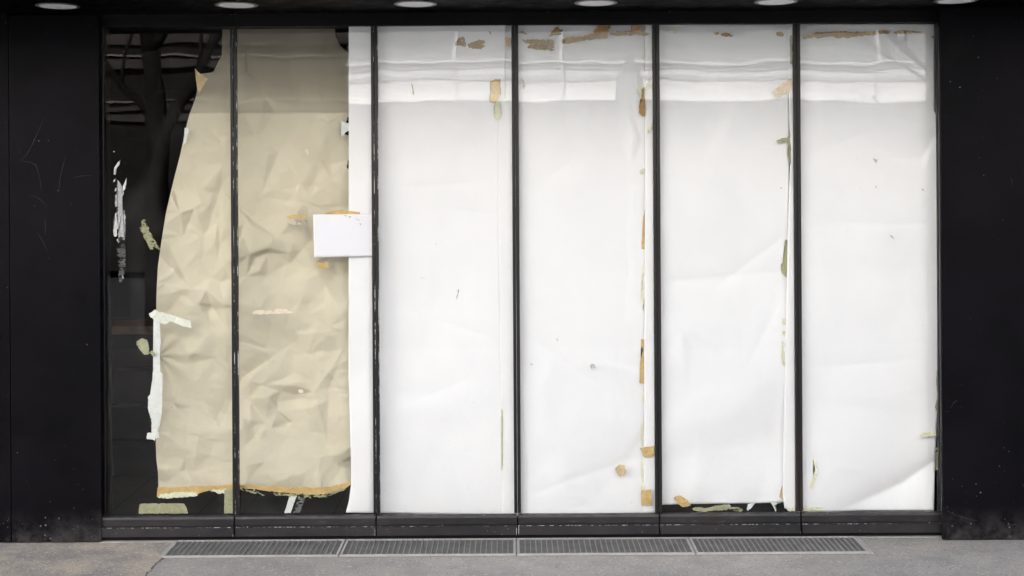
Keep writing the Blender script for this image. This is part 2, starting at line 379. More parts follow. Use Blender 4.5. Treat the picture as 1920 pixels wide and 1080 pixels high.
# ------------------------------------------------------------------ six glass panels
WORDS = ["leftmost glass panel, dark interior and kraft paper edge behind it",
         "glass panel with creased kraft paper and a white sheet behind it",
         "white papered glass panel right of the blank white sheet",
         "white papered glass panel with long brown tape band across its top",
         "white papered glass panel with dark gap and curled tape at its foot",
         "rightmost white papered glass panel beside the black wall"]
EDGE = [195.5] + MX + [1759.5]
zb, zt = Z(962.5, -0.03), ZT
BOW = [(0.0, 0.0, 0.000), (0.0, 0.0, 0.0004), (0.0, 0.0006, -0.0008), (0.0, 0.0002, 0.0), (0.0040, -0.0024, 0.0008), (0.001, -0.0009, -0.0008)]
for i in range(6):
    x0, x1 = X(EDGE[i]), X(EDGE[i + 1])
    p = empty("shopfront_bay", WORDS[i], "shop window", "six glass panels of the shop front")
    hw = 0.0146
    l0 = x0 + 0.0008; r0 = x1 - 0.0008
    lw = 0.004 if i == 0 else hw; rw = 0.004 if i == 5 else hw
    # pane: a thin slab, very slightly tilted and bowed as real panes are
    tilt, bow, cyl = BOW[i]
    bm = bmesh.new(); nx, nz = 12, 24
    ga, gb, za, zc = l0 + lw * 0.7, r0 - rw * 0.7, zb - 0.01, zt + 0.01
    def yy(u, v): return tilt * (v - 0.5) + bow * 4 * ((u - 0.5) ** 2) * (v ** 2) + cyl * math.sin(v * 5 + i) * 0.6
    for back in (0, 1):
        gv = [[bm.verts.new((ga + (gb - ga) * a / nx, yy(a / nx, b / nz) + 0.006 * back, za + (zc - za) * b / nz)) for b in range(nz + 1)] for a in range(nx + 1)]
        for a in range(nx):
            for b in range(nz): bm.faces.new((gv[a][b], gv[a + 1][b], gv[a + 1][b + 1], gv[a][b + 1]))
        if back == 0: g1 = gv
    for a in range(nx):
        bm.faces.new((g1[a][0], g1[a + 1][0], gv[a + 1][0], gv[a][0])); bm.faces.new((g1[a][nz], g1[a + 1][nz], gv[a + 1][nz], gv[a][nz]))
    for b in range(nz):
        bm.faces.new((g1[0][b], g1[0][b + 1], gv[0][b + 1], gv[0][b])); bm.faces.new((g1[nx][b], g1[nx][b + 1], gv[nx][b + 1], gv[nx][b]))
    bm.normal_update()
    for e in bm.edges:
        if len(e.link_faces) == 2 and e.calc_face_angle(0) > 0.5: e.smooth = False
    done(bm, "glass", M['glass'], p, True)
    for xa, xb, vis in ((l0, l0 + lw, i > 0), (r0 - rw, r0, i < 5)):
        st = boxes("stile", [(xa, xb, -0.011, 0.0095, zb - 0.004, zt - 0.001)], M['stile'], p, bev=0.0015)
        if vis:
            inner = xa if xa > l0 else xb      # chipped inside lip by the centre joint
            boxes("chipped_edge", [((r0 - 0.0026, r0 - 0.0004, -0.0125, -0.0112, zb, zt - 0.003) if xa > l0 else (xb - 0.0016, xb + 0.0009, -0.0122, -0.010, zb, zt - 0.003))], M['chip' if i < 2 or (i == 2 and xa == l0) else 'chipfew'], st)
    a0 = l0 + (0.0032 if i else -0.008); a1 = r0 - 0.0032 if i < 5 else r0 + 0.004
    yo = -0.045
    zt0, zg, zb0 = Z(962.5, yo), Z(985, yo), Z(1002.3, yo)
    rail = prism("bottom_rail", [(-0.011, zb - 0.005), (-0.033, zb - 0.004), (yo + 0.002, zt0 - 0.010), (yo - 0.001, zt0 - 0.019), (yo, zg + 0.007), (yo + 0.006, zg + 0.003), (yo + 0.006, zg), (yo - 0.006, zg - 0.0005), (yo - 0.006, zb0), (-0.011, zb0)], a0, a1, M['rail'], p)
    boxes("worn_lip", [(a0, a1, yo - 0.0068, yo - 0.0035, zg - 0.0014, zg + 0.0006)], M['chip'], rail)
    for e in ([(a0 - 0.0002, a0 + 0.0022)] if i else []) + ([(a1 - 0.0022, a1 + 0.0002)] if i < 5 else []):
        boxes("chipped_edge", [(*e, yo - 0.0072, yo - 0.004, zb0, zg - 0.002)], M['chip'], rail)

# ------------------------------------------------------------------ canopy lights
LX = [108.5, 443.5, 779, 1117.5, 1455, 1792.5]
LWORD = ["round downlight at the far left of the canopy, above the black wall", "round downlight above the first mullion of the window",
         "round downlight above the third glass panel", "round downlight above the fourth glass panel, brown tape below it",
         "round downlight near the fifth mullion of the window", "round downlight at the far right above the black wall"]
yl = -0.31
for k, px in enumerate(LX):
    o = empty("downlight", LWORD[k], "light", "round downlights in a row under the canopy")
    x = X(px, yl, 5)
    o.location = (x, yl, ZS)
    bm = bmesh.new()
    lathe(bm, [(0.080, 0.0), (0.094, 0.0), (0.096, -0.003), (0.093, -0.0045), (0.084, -0.0052), (0.080, -0.004), (0.080, 0.0)], 0, 0, 48)
    done(bm, "trim_ring", M['alu'], o, True)
    bm = bmesh.new()
    pr = [(0.0805, -0.003), (0.076, -0.0052), (0.066, -0.0050), (0.058, -0.0066), (0.045, -0.0062), (0.036, -0.0074), (0.02, -0.0070), (0.001, -0.0074)]
    r = lathe(bm, pr, 0, 0, 36); bm.faces.new(r[-1])
    done(bm, "lamp_lens", M['lens'], o)

# ------------------------------------------------------------------ drain grates
GW = ["drain grate at the left end of the row, half under the first two panels", "drain grate left of the middle joint, below the third panel",
      "drain grate right of the middle joint, below the fourth panel", "drain grate at the right end of the row, below the fifth panel"]
gy1, gy0 = -0.055, G(960, 1043).y
gx = [G(320, 1028).x, G(643, 1028).x, G(968.5, 1028).x, G(1298.5, 1028).x, G(1622, 1028).x]
for k in range(4):
    xa, xb = gx[k] + 0.003, gx[k + 1] - 0.003
    o = empty("drain_grate", GW[k], "grate", "metal drain grates along the shop front")
    fw = 0.011
    boxes("frame", [(xa, xb, gy1 - fw, gy1, 0.001, 0.011), (xa, xb, gy0, gy0 + fw * 0.9, 0.001, 0.011), (xa, xa + fw, gy0 + fw * 0.9, gy1 - fw, 0.001, 0.0105), (xb - fw, xb, gy0 + fw * 0.9, gy1 - fw, 0.001, 0.0105)], M['grateframe'], o, bev=0.0012)
    boxes("bed", [(xa + fw, xb - fw, gy0 + fw * 0.9, gy1 - fw, 0.0008, 0.0055)], M['gratefill'], o)
    n = 31; w_ = (xb - xa - 2 * fw) / n
    boxes("bars", [(xa + fw + w_ * j - 0.0019, xa + fw + w_ * j + 0.0019, gy0 + fw * 0.9, gy1 - fw, 0.003, 0.0100 + rnd.uniform(-.0008, .0008)) for j in range(1, n)], M['gratebar'], o)
    d_ = (gy1 - gy0 - 2 * fw)
    boxes("cross_rods", [(xa + fw, xb - fw, gy0 + fw + d_ * j / 13 - 0.0018, gy0 + fw + d_ * j / 13 + 0.0018, 0.003, 0.0068) for j in range(1, 13)], M['gratefill'], o)
tag(boxes("grate_kerb", [(gx[0] - 0.01, gx[0] + 0.002, gy0 - 0.004, gy1, 0.0005, 0.008), (gx[4] - 0.002, gx[4] + 0.012, gy0 - 0.006, gy1, 0.0005, 0.009)], M['grateframe'], bev=0.001), "thin metal edging at both ends of the drain grates", "edging", kind="structure")
boxes("gap_shadow_board", [(XL, XR, -0.034, -0.012, 0.0045, 0.10)], M['pit'], shop)  # added black board, its colour stands in for shade in the rail gaps

# ------------------------------------------------------------------ papers
def facets(wpx, hpx, step, amp, seed, aniso=1.0):
    """height map (metres) of crumpled facets over a px rectangle; one cell per 2 px"""
    r = np.random.RandomState(seed)
    nx, ny = int(wpx // 2) + 2, int(hpx // 2) + 2
    n = int(wpx * hpx / step ** 2)
    pts = [(-80, -80), (wpx + 80, -80), (wpx + 80, hpx + 80), (-80, hpx + 80)]
    gx_, gy_ = int(wpx // step) + 2, int(hpx // (step * aniso)) + 2
    for a in range(gx_):
        for b in range(gy_):
            pts.append((step * (a - 0.5 + r.uniform(-.62, .62)), step * aniso * (b - 0.5 + r.uniform(-.62, .62))))
    hh = r.normal(0, 1, len(pts))
    vo, _, fo, ov, _, _ = delaunay_2d_cdt([Vector(p) for p in pts], [], [], 0, 1e-4)
    hv = [hh[o[0]] if o else 0 for o in ov]
    H = np.zeros((ny, nx)); gxx, gyy = np.meshgrid(np.arange(nx) * 2.0, np.arange(ny) * 2.0)
    for f in fo:
        (x1, y1), (x2, y2), (x3, y3) = [tuple(vo[i])[:2] for i in f]
        i0, i1 = max(0, int(min(x1, x2, x3) // 2)), min(nx, int(max(x1, x2, x3) // 2) + 2)
        j0, j1 = max(0, int(min(y1, y2, y3) // 2)), min(ny, int(max(y1, y2, y3) // 2) + 2)
        if i0 >= i1 or j0 >= j1: continue
        den = (y2 - y3) * (x1 - x3) + (x3 - x2) * (y1 - y3)
        if abs(den) < 1e-9: continue
        xx, yy_ = gxx[j0:j1, i0:i1], gyy[j0:j1, i0:i1]
        a = ((y2 - y3) * (xx - x3) + (x3 - x2) * (yy_ - y3)) / den
        b = ((y3 - y1) * (xx - x3) + (x1 - x3) * (yy_ - y3)) / den
        c = 1 - a - b
        m = (a >= -1e-6) & (b >= -1e-6) & (c >= -1e-6)
        H[j0:j1, i0:i1][m] = (a * hv[f[0]] + b * hv[f[1]] + c * hv[f[2]])[m]
    return H * amp
def blur(H, k):
    for _ in range(k):
        P = np.pad(H, 1, mode='edge')
        H = (P[1:-1, 1:-1] * 2 + P[:-2, 1:-1] + P[2:, 1:-1] + P[1:-1, :-2] + P[1:-1, 2:]) / 6
    return H
def samp(H, x, y):
    x, y = np.clip(x / 2, 0, H.shape[1] - 1.001), np.clip(y / 2, 0, H.shape[0] - 1.001)
    i, j = x.astype(int), y.astype(int); fx, fy = x - i, y - j
    return H[j, i] * (1 - fx) * (1 - fy) + H[j, i + 1] * fx * (1 - fy) + H[j + 1, i] * (1 - fx) * fy + H[j + 1, i + 1] * fx * fy
def inside(px, py, poly):
    r = np.zeros(px.shape, bool); n = len(poly)
    for i in range(n):
        x1, y1 = poly[i]; x2, y2 = poly[(i + 1) % n]
        c = (y1 > py) != (y2 > py)
        with np.errstate(divide='ignore', invalid='ignore'):
            r ^= c & (px < (x2 - x1) * (py - y1) / ((y2 - y1) or 1e-9) + x1)
    return r
def sheet(name, left, right, top, bot, depth, mat, cell=3.0, cuts=(), thick=0.0005):
    """paper: left/right are (y,x) polylines, top/bot (x,y) polylines, depth(px,py)->metres behind the glass"""
    ly, lx = np.array(left).T; ry, rx = np.array(right).T
    tx, ty = np.array(top).T; bx, by = np.array(bot).T
    y0, y1 = ty.min(), by.max()
    x0, x1 = lx.min(), rx.max()
    nu, nv = int((x1 - x0) / cell), int((y1 - y0) / cell)
    u, v = np.meshgrid(np.linspace(0, 1, nu + 1), np.linspace(0, 1, nv + 1))
    yr = y0 + (y1 - y0) * v
    xx = np.interp(yr, ly, lx) * (1 - u) + np.interp(yr, ry, rx) * u
    yt, yb = np.interp(xx, tx, ty), np.interp(xx, bx, by)
    yv = yt + (yb - yt) * v
    xx = np.interp(yv, ly, lx) * (1 - u) + np.interp(yv, ry, rx) * u
    dd = depth(xx, yv)
    dx, du = xx - CX, HZ - yv
    k = (D0 + dd) / F
    co_ = np.stack([(math.cos(ROLL) * dx + math.sin(ROLL) * du) * k, dd, CH + (-math.sin(ROLL) * dx + math.cos(ROLL) * du) * k], -1).reshape(-1, 3)
    i = np.arange(nu)[None, :] + (nu + 1) * np.arange(nv)[:, None]
    q = np.stack([i, i + nu + 1, i + nu + 2, i + 1], -1).reshape(-1, 4)
    if cuts:
        cxx, cyy = xx.reshape(-1)[q].mean(1), yv.reshape(-1)[q].mean(1)
        keep = np.ones(len(q), bool)
        for c in cuts: keep &= ~inside(cxx, cyy, c)
        q = q[keep]
    me = bpy.data.meshes.new(name); me.from_pydata(co_.tolist(), [], q.tolist()); me.validate()
    for p in me.polygons: p.use_smooth = True
    o = link(name, me, mat)
    s = o.modifiers.new("thickness", 'SOLIDIFY'); s.thickness = thick; s.offset = 0
    return o
ss = lambda x, a, b: np.clip((x - a) / (b - a), 0, 1) ** 2 * (3 - 2 * np.clip((x - a) / (b - a), 0, 1))

KH = facets(420, 920, 96, 0.015, 3, 1.1) + facets(420, 920, 50, 0.0165, 12, 1.25) + facets(420, 920, 26, 0.0082, 8, 1.2) * (0.30 + blur(np.abs(facets(420, 920, 90, 1.0, 31)), 10)) + facets(420, 920, 16, 0.0018, 6)
KB = blur(facets(420, 920, 170, 0.012, 9), 8)
def kraft_depth(x, y):
    d = 0.118 + samp(KH, x - 270, y - 40) * (0.55 + 0.45 * ss(y, 200, 560)) * (0.35 + 0.65 * ss(y, 150, 260)) + samp(KB, x - 270, y - 40)
    d = d + 0.0 + 0.34 * (np.clip((212 - y) / 165, 0, 1)) ** 0.8           # top leans back into the shop
    d = d + 0.10 * np.clip((y * -0.62 + 520 - x) / 150, 0, 1) ** 1.2 * ss(y, 640, 330) # left edge curls back
    r = np.hypot(x - 296, (y - 668) * 1.2)                                  # pinched at the tape on its left edge
    an = np.arctan2(y - 668, x - 296)
    d = d + 0.010 * np.sin(an * 9) * np.exp(-r / 55)
    return np.maximum(d, 0.030)
kl = [(48, 417), (104, 416), (112, 411), (135, 400), (146, 386), (131, 366), (140, 367), (165, 371), (186, 366), (215, 355), (238, 349), (290, 338), (340, 325), (400, 311), (450, 303), (500, 296), (560, 293), (690, 292), (800, 291), (860, 293), (884, 296), (920, 297)]
kl = sorted([p for p in kl if p not in ((131, 366),)])
kraft = sheet("kraft_paper_sheet", kl, [(48, 663), (920, 663)], [(400, 46), (663, 46)], [(290, 919), (437, 914), (560, 918), (600, 919), (663, 906)], kraft_depth, M['kraft'], 2.0,
      cuts=[[(627, 40), (670, 40), (670, 108), (650, 97), (637, 84), (629, 68)], [(649, 231), (652, 220), (670, 212), (670, 258), (652, 254), (644, 250), (651, 243)], [(650, 314), (653, 302), (670, 298), (670, 322), (654, 318)]])
tag(kraft, "creased brown kraft paper sheet taped behind the two leftmost glass panels", "paper")

def wavy(seed, amp=0.006, step=120):
    H = blur(facets(420, 940, step, amp, seed), 14); H2 = blur(facets(420, 940, 90, amp * 0.55, seed + 50, 0.6), 2)
    return lambda x, y, x0: np.maximum(samp(H, x - x0, y - 40) + samp(H2, x - x0, y - 40), -0.007)
wa, wb, wc, wd = wavy(21, 0.0045), wavy(22, 0.0045), wavy(23, 0.006), wavy(24, 0.005)
def ridge(x, y, p, q, amp, wd_):
    (x1, y1), (x2, y2) = p, q
    L = math.hypot(x2 - x1, y2 - y1); t = ((x - x1) * (x2 - x1) + (y - y1) * (y2 - y1)) / L / L
    s = ((x - x1) * (y2 - y1) - (y - y1) * (x2 - x1)) / L
    return amp * np.exp(-np.abs(s) / wd_) * ss(t, -0.05, 0.2) * ss(t, 1.05, 0.8)
def depA(x, y): return 0.022 + 0.030 * ss(x, 690, 725) * ss(y, 60, 500) - 0.014 * ss(x, 760, 960) + wa(x, y, 640) + ridge(x, y, (735, 352), (900, 343), .004, 9) + ridge(x, y, (845, 392), (935, 402), .0045, 7) + ridge(x, y, (700, 560), (940, 640), .003, 12) + ridge(x, y, (760, 760), (900, 700), .003, 10) - 0.010 * ss(y, 880, 960) * ss(x, 700, 650) * 1.5
A = sheet("white_paper_sheet", [(46, 654), (700, 653.5), (870, 658), (910, 658), (940, 654), (962, 648)], [(46, 948), (962, 948)], [(640, 46), (960, 46)], [(640, 961), (960, 966)], depA, M['white'], 4)
tag(A, "white paper sheet behind the blank white page, lapping over the kraft paper", "paper", "white paper sheets behind the glass")
def depB(x, y): return 0.017 + 0.016 * ss(y, 300, 950) * ss(x, 990, 960) + 0.014 * ss(x, 1010, 1220) + wb(x, y, 925) + ridge(x, y, (1090, 350), (1210, 346), .0045, 7) + ridge(x, y, (1000, 345), (1080, 300), .003, 9) + ridge(x, y, (990, 930), (1210, 850), .005, 12) + ridge(x, y, (1000, 640), (1180, 760), .003, 10)
B = sheet("white_paper_sheet", [(46, 933), (400, 934), (962, 941)], [(46, 1216), (962, 1216)], [(900, 46), (1220, 46)], [(900, 967), (1220, 966)], depB, M['white'], 4)
tag(B, "white paper sheet under the long brown tape band, behind the fourth panel", "paper", "white paper sheets behind the glass")
def depC(x, y): return 0.016 + 0.017 * ss(x, 1225, 1480) + wc(x, y, 1200) + ridge(x, y, (1240, 528), (1480, 508), .005, 10) + ridge(x, y, (1330, 545), (1475, 440), .0055, 9) + ridge(x, y, (1400, 690), (1460, 570), .004, 5) + 0.0009 * np.sin(y / 3.4) * ss(x, 1300, 1400) * np.exp(-((y - 622) / 32.0) ** 2) + 0.010 * ss(y, 905, 950) * (0.5 + 0.5 * np.sin(x / 13.0))
Cs = sheet("white_paper_sheet", [(46, 1209.5), (300, 1209.5), (620, 1208), (962, 1207)], [(46, 1480), (962, 1480)], [(1190, 46), (1500, 46)], [(1190, 963), (1226, 962), (1240, 946.5), (1300, 945), (1420, 943.5), (1475, 941), (1490, 940)], depC, M['white'], 4)
tag(Cs, "white paper sheet ending short above the dark gap of the fifth panel", "paper", "white paper sheets behind the glass")
def depD(x, y):
    d = 0.016 + 0.012 * ss(x, 1480, 1760) + wd(x, y, 1460) + ridge(x, y, (1490, 414), (1760, 422), .005, 8) + ridge(x, y, (1500, 300), (1640, 240), .003, 12) + ridge(x, y, (1510, 690), (1740, 672), .004, 10)
    line = np.interp(x, [1540, 1600, 1640, 1690, 1757], [975, 945, 928, 905, 860])   # turned up corner
    s = y - line
    amp = 0.010 + 0.022 * ss(x, 1540, 1660) * (1 - 0.55 * ss(x, 1690, 1757))
    fold = np.where(s > 0, amp * np.clip(1 - s / 62.0, 0, 1) ** 1.3, amp * np.exp(s / np.interp(x, [1560, 1650, 1757], [48, 24, 12]))) * ss(x, 1500, 1640)
    cor = -0.010 * np.clip(s / 90, 0, 1) * ss(x, 1560, 1700)
    return np.maximum(d + fold + cor, 0.012)
Ds = sheet("white_paper_sheet", [(46, 1475), (290, 1482), (440, 1477), (620, 1473), (800, 1469), (900, 1467.5), (930, 1467.5), (962, 1472)], [(46, 1752), (185, 1752), (212, 1751.9), (213, 1760), (690, 1759.5), (745, 1758.5), (770, 1757), (800, 1756), (862, 1753.5), (905, 1752), (962, 1751)], [(1450, 45), (1770, 45)], [(1450, 950), (1480, 954), (1500, 962), (1620, 957), (1700, 957), (1770, 957)], depD, M['white'], 4)
tag(Ds, "white paper sheet with a turned corner beside the black wall at right", "paper", "white paper sheets behind the glass")
nh = blur(facets(130, 100, 60, 0.0012, 77), 6)
note = sheet("blank_notice", [(402, 587), (483, 589)], [(402, 702), (483, 702)], [(580, 402), (705, 402)], [(580, 483), (705, 480.5)], lambda x, y: 0.0095 + samp(nh, x - 580, y - 400) + 0.0015, M['sheet'], 4)
tag(note, "small blank white page taped over the seam of kraft and white paper", "notice")

# ------------------------------------------------------------------ tape scraps
def tp(polys, kind, label, Y=0.0078, name="tape_scrap", cat="tape", jit=0.55, group=None, lift=0.0):
    """torn scraps: photo outlines laid on the glass (or on the paper), real size, 0.4 mm thick"""
    bm = bmesh.new()
    if not isinstance(polys[0][0], (tuple, list)): polys = [polys]
    for poly in polys:
        pts = []
        n = len(poly)
        for i in range(n):
            a, b = Vector(poly[i]), Vector(poly[(i + 1) % n]); L = (b - a).length
            m = max(1, int(L / 3.2)); nn = Vector((-(b - a).y, (b - a).x)).normalized() if L else Vector((0, 0))
            for s in range(m):
                q = a + (b - a) * s / m + (nn * rnd.gauss(0, jit) if s else Vector((0, 0)))
                pts.append(q)
        cxm = sum(p.x for p in pts) / len(pts); cym = sum(p.y for p in pts) / len(pts)
        f = [bm.verts.new(W(p.x, p.y, Y + lift * math.sin((p.x - cxm) * .21 + (p.y - cym) * .13))) for p in pts]
        try: bm.faces.new(f)
        except ValueError: pass
    bmesh.ops.triangulate(bm, faces=bm.faces)
    r = bmesh.ops.extrude_face_region(bm, geom=list(bm.faces))
    bmesh.ops.translate(bm, verts=[v for v in r['geom'] if isinstance(v, bmesh.types.BMVert)], vec=(0, 0.0004, 0))
    o = done(bm, name, TM[kind])
    return tag(o, label, cat, group)
GR = "tape scraps stuck behind the glass"
def T(polys, kind, label, Y=0.0078, **k): return tp(polys, kind, label, Y, group=GR, **k)

# first panel
res = empty("glue_residue", "tall scraped white tape residue on the dark leftmost pane", "tape residue")
for kind, polys, nm in (("greytape", [[(219.5, 337), (223, 340), (226, 345), (229, 352), (230, 390), (233, 415), (234, 447), (228, 449), (222, 455), (221, 420), (220, 380)]], "tape_strip"),
                    ("white", [[(230, 350), (234, 341), (237, 333), (237, 345), (235, 352), (232, 362), (230, 368)], [(216, 400), (220, 398), (220, 441), (217, 444), (214, 443), (212, 425), (214, 410)], [(216, 366), (220, 364), (220, 387), (216, 388)], [(217, 352), (220, 352), (220, 357), (215, 359)], [(222, 446), (229, 444), (234, 447), (233, 450), (228, 449), (222, 456), (219, 450)], [(233, 393), (234.5, 415), (235, 440), (232.6, 445), (232, 415)]], "scraped_edge"),
                    ("residue", [[(213, 327), (214, 315), (219, 307), (226, 299), (224, 309), (219, 315), (216, 328)], [(213, 337), (217, 335), (215, 341), (212, 341)], [(229, 513), (231, 517), (232, 523), (229, 521)], [(212, 284), (215, 283), (214, 286)]], "fleck"),
                    ("smear", [[(222, 452), (234, 449), (235, 500), (233, 512), (228, 528), (225, 530), (222, 500), (218, 462)]], "glue_smear")):
    for q in polys: tp(q, kind, None, 0.0078, name=nm, cat=None, jit=0.8).parent = res
T([(265, 414), (274, 413), (277, 424), (283, 437), (290, 450), (293, 458), (301, 466), (298, 469), (288, 462), (286, 470), (280, 464), (273, 450), (264, 434)], "scraped", "scraped olive tape fragment beside the tall white residue", jit=1.3)
T([[(256, 640), (266, 634), (275, 637), (279, 648), (280, 664), (270, 665), (262, 655), (256, 647)], [(280, 662), (285, 657), (289, 660), (291, 669), (285, 667)]], "olive", "olive diamond of tape left of the kraft paper pinch", jit=0.5)
T([(279, 588), (290, 580), (297, 585), (325, 591), (357, 602), (359, 615), (341, 611), (325, 604), (314, 602), (311, 608), (304, 607), (291, 598), (281, 594)], "ivory", "pale tape flap slanting across the kraft paper edge", 0.022, lift=0.002)
T([(288, 596), (300, 600), (301, 646), (295, 648), (294, 668), (298, 690), (305, 703), (304, 760), (300, 795), (295, 812), (285, 812), (284, 786), (277, 765), (277, 745), (284, 738), (287, 690), (290, 665), (289, 640)], "white", "long whitish tape running down the left edge of the kraft paper", 0.024, lift=0.0015)
T([(276, 812), (299, 810), (299, 821), (291, 822), (290, 827), (286, 824), (276, 824)], "white", "small white tape tab at the foot of the long whitish tape", 0.0205)
T([(365, 128), (373, 136), (383, 142), (390, 148), (382, 160), (372, 178), (369, 162)], "buff", "torn kraft corner poking out at the curved upper edge", 0.10, name="paper_scrap", cat="paper")
T([(346, 240), (353, 239), (354, 248), (348, 268), (344, 272)], "white", "tiny white tape tip on the curved left edge of the kraft paper", 0.07)
T([(262, 946), (266, 944), (345, 944), (350, 952), (352, 963), (260, 963)], "olive", "wide olive tape strip lying on the sill of the leftmost panel", jit=0.4)
T([(421, 918), (437, 917), (437, 963), (420, 963)], "olive", "upright olive tape strip beside the first mullion foot", 0.0085, jit=0.3)
T([(295, 914), (370, 912), (437, 909), (500, 911), (560, 914), (600, 915), (630, 911), (658, 902), (659, 908), (645, 918), (622, 924), (590, 928), (540, 924), (470, 917), (438, 917), (400, 919), (372, 922), (371, 929), (340, 931), (310, 934), (294, 932)], "tan", "long tan tape along the bottom edge of the kraft paper", 0.027, jit=0.7, lift=0.0012)
T([[(300, 927), (340, 922), (368, 923), (370, 930), (312, 935), (296, 933)], [(393, 919), (425, 917), (424, 924), (410, 926)]], "pale", "pale torn film under the left end of the tan tape", 0.0245, jit=0.9)
T([[(450, 918), (480, 920), (497, 928), (475, 925)], [(512, 925), (560, 926), (605, 928), (650, 914), (645, 920), (610, 932), (575, 932), (540, 930), (516, 929)]], "scraped", "torn olive film fringe under the tan tape in the second panel", 0.0245, jit=1.2)
# second panel
T([(543, 929), (557, 929), (551, 944), (545, 962), (533, 962)], "white", "slanting grey white strip below the kraft paper", 0.03, jit=0.2)
T([(560, 932), (573, 934), (566, 950), (562, 962), (549, 962)], "smear", "dark smeared tape right of the slanting white strip", 0.031, jit=0.4)
T([(603, 403), (620, 396), (638, 393.5), (660, 396), (675, 398), (675, 402)], "tan", "tan tape showing above the blank white page", 0.0125, jit=0.3)
for q in ([(645, 403), (650, 404), (650, 406), (646, 405)], [(653, 406), (658, 405), (659, 409), (655, 410)], [(665, 409), (671, 411), (676, 414), (669, 412)], [(673, 418), (678, 420), (676, 423)]):
    tp(q, "smudge", None, 0.0084, name="glue_mark", cat=None, jit=0.5).parent = note
T([(592, 491), (600, 493), (612, 491.5), (617, 502), (602, 505), (597, 499)], "tan", "small tan tape square below the blank white page", 0.0085, jit=0.5)
T([(533, 406), (548, 402), (563, 403), (574, 402), (573, 409), (540, 411)], "tan", "faint tan tape smudge left of the blank white page", 0.034, jit=1.0)
T([(534, 416), (550, 413), (575, 412), (576, 419), (560, 421), (552, 423), (545, 419)], "smudge", "grey peeled smudge on the kraft paper left of the page", 0.0335, jit=1.2)
T([(638, 225), (645, 229), (654, 231), (654, 245), (648, 248), (644, 254), (640, 257)], "white", "white bow shaped tape at the upper seam of kraft and white paper", 0.028, jit=0.4)
T([[(472, 586), (480, 582), (514, 583), (516, 579), (536, 579), (541, 583), (552, 585), (546, 588), (515, 588), (490, 590), (475, 589)]], "cream", "cream streak torn across the kraft paper middle", 0.036, name="paper_scrap", cat="paper", jit=0.6)
T([(559, 731), (564, 730), (569, 732), (568, 737), (561, 737)], "cream", "tiny cream fleck on the lower kraft paper", 0.027, name="paper_scrap", cat="paper", jit=0.2)
T([(572, 281), (576, 279), (579, 288), (576, 290)], "cream", "tiny cream nick on the upper kraft paper", 0.035, name="paper_scrap", cat="paper", jit=0.3)
# third panel
T([[(853, 80), (860, 71), (868, 68), (872, 78), (873, 88), (862, 85), (853, 86)], [(876, 83), (888, 79), (898, 74), (909, 76), (909, 86), (902, 93), (880, 90)]], "brown", "scraped brown tape patch near the top of the third panel", jit=1.1)
T([(916, 58), (924, 62), (932, 67), (945, 68), (957, 72), (957, 89), (940, 84), (927, 82), (922, 70)], "orange", "orange brown tape in the top right corner of the third panel", jit=0.6)
T([(932.5, 52), (936.5, 52), (936, 110), (935.5, 149), (930.5, 150), (932, 100)], "faint", "thin yellow tape strip hanging down from the top of the third panel", 0.0300, jit=0.3)
T([(919, 151), (930, 148), (938, 148), (939, 172), (937, 183), (929, 194), (917, 188), (921, 168)], "tan", "tan tape scrap midway on the yellow strip of the third panel", jit=0.8)
T([(926, 197), (935, 189), (939, 203), (940, 215), (935, 225), (928, 222)], "pale", "pale green tape end below the tan scrap of the third panel", 0.0095, jit=0.8)
T([(939, 742), (942.5, 742), (942, 882), (939.5, 882)], "faint", "hair thin yellow strip low on the seam of the third panel", 0.0305, jit=0.2)
T([(771, 155), (774, 160), (776, 170), (776, 179), (773.5, 176), (774, 168)], "olive", "tiny olive curl of tape high in the third panel", jit=0.5)
# fourth panel
T([[(978, 75), (1000, 73), (1037, 75), (1039.5, 84), (1000, 82), (984, 80)], [(996, 83), (1039, 85), (1039, 95), (1010, 93), (988, 90)]], "brown", "blocky brown tape pair at the upper left of the fourth panel", jit=0.8)
T([(1028, 67), (1038, 57), (1047, 50), (1055, 55), (1052, 66), (1040, 66)], "brown", "scraped brown tape flake above the blocky pair", jit=1.2)
T([(1053, 75), (1065, 70), (1090, 68), (1112, 63), (1122, 48), (1145, 48), (1141, 60), (1139, 71), (1115, 73), (1090, 76), (1062, 82), (1054, 82)], "solidbrown", "long brown tape rising to the top edge of the fourth panel", 0.0085, jit=0.9)
T([(1143, 61), (1170, 59), (1205, 59), (1219, 63), (1212, 67), (1190, 65), (1160, 67), (1143, 66)], "brown", "thin brown tape tail at the upper right of the fourth panel", 0.0091, jit=0.8)
T([(1183, 48), (1204, 48), (1200, 59), (1184, 57)], "orange", "short brown tab at the top edge above the thin tail", 0.0078, jit=0.5)
T([(971, 61), (980, 58), (989, 66), (980, 63)], "olive", "tiny olive flake at the left top of the fourth panel", jit=0.6)
T([(1202, 165), (1209.5, 163), (1209.5, 219), (1204, 218), (1198, 212), (1199, 195), (1202, 192)], "solidbrown", "upright amber tape beside the upper seam of the fourth panel", 0.012, jit=0.5)
T([(1193, 166), (1203, 160), (1213, 155), (1222, 160), (1223, 167), (1210, 163), (1204, 166), (1201, 186), (1199, 176)], "pale", "bent pale tape capping the upright amber tape", 0.0095, jit=0.6)
T([(1207.5, 52), (1211, 52), (1210, 110), (1209, 156), (1207, 150)], "faint", "thin yellow strip above the bent pale tape", 0.0300, jit=0.4)
T([(1214, 240), (1222, 232), (1222, 243), (1215, 250)], "faint", "small faint yellow tape below the upright amber tape", 0.012, jit=0.6)
T([(1199, 320), (1206, 315), (1210, 317), (1208, 324), (1201, 327)], "pale", "small pale green tape wedge on the seam of the fourth panel", 0.026, jit=0.4)
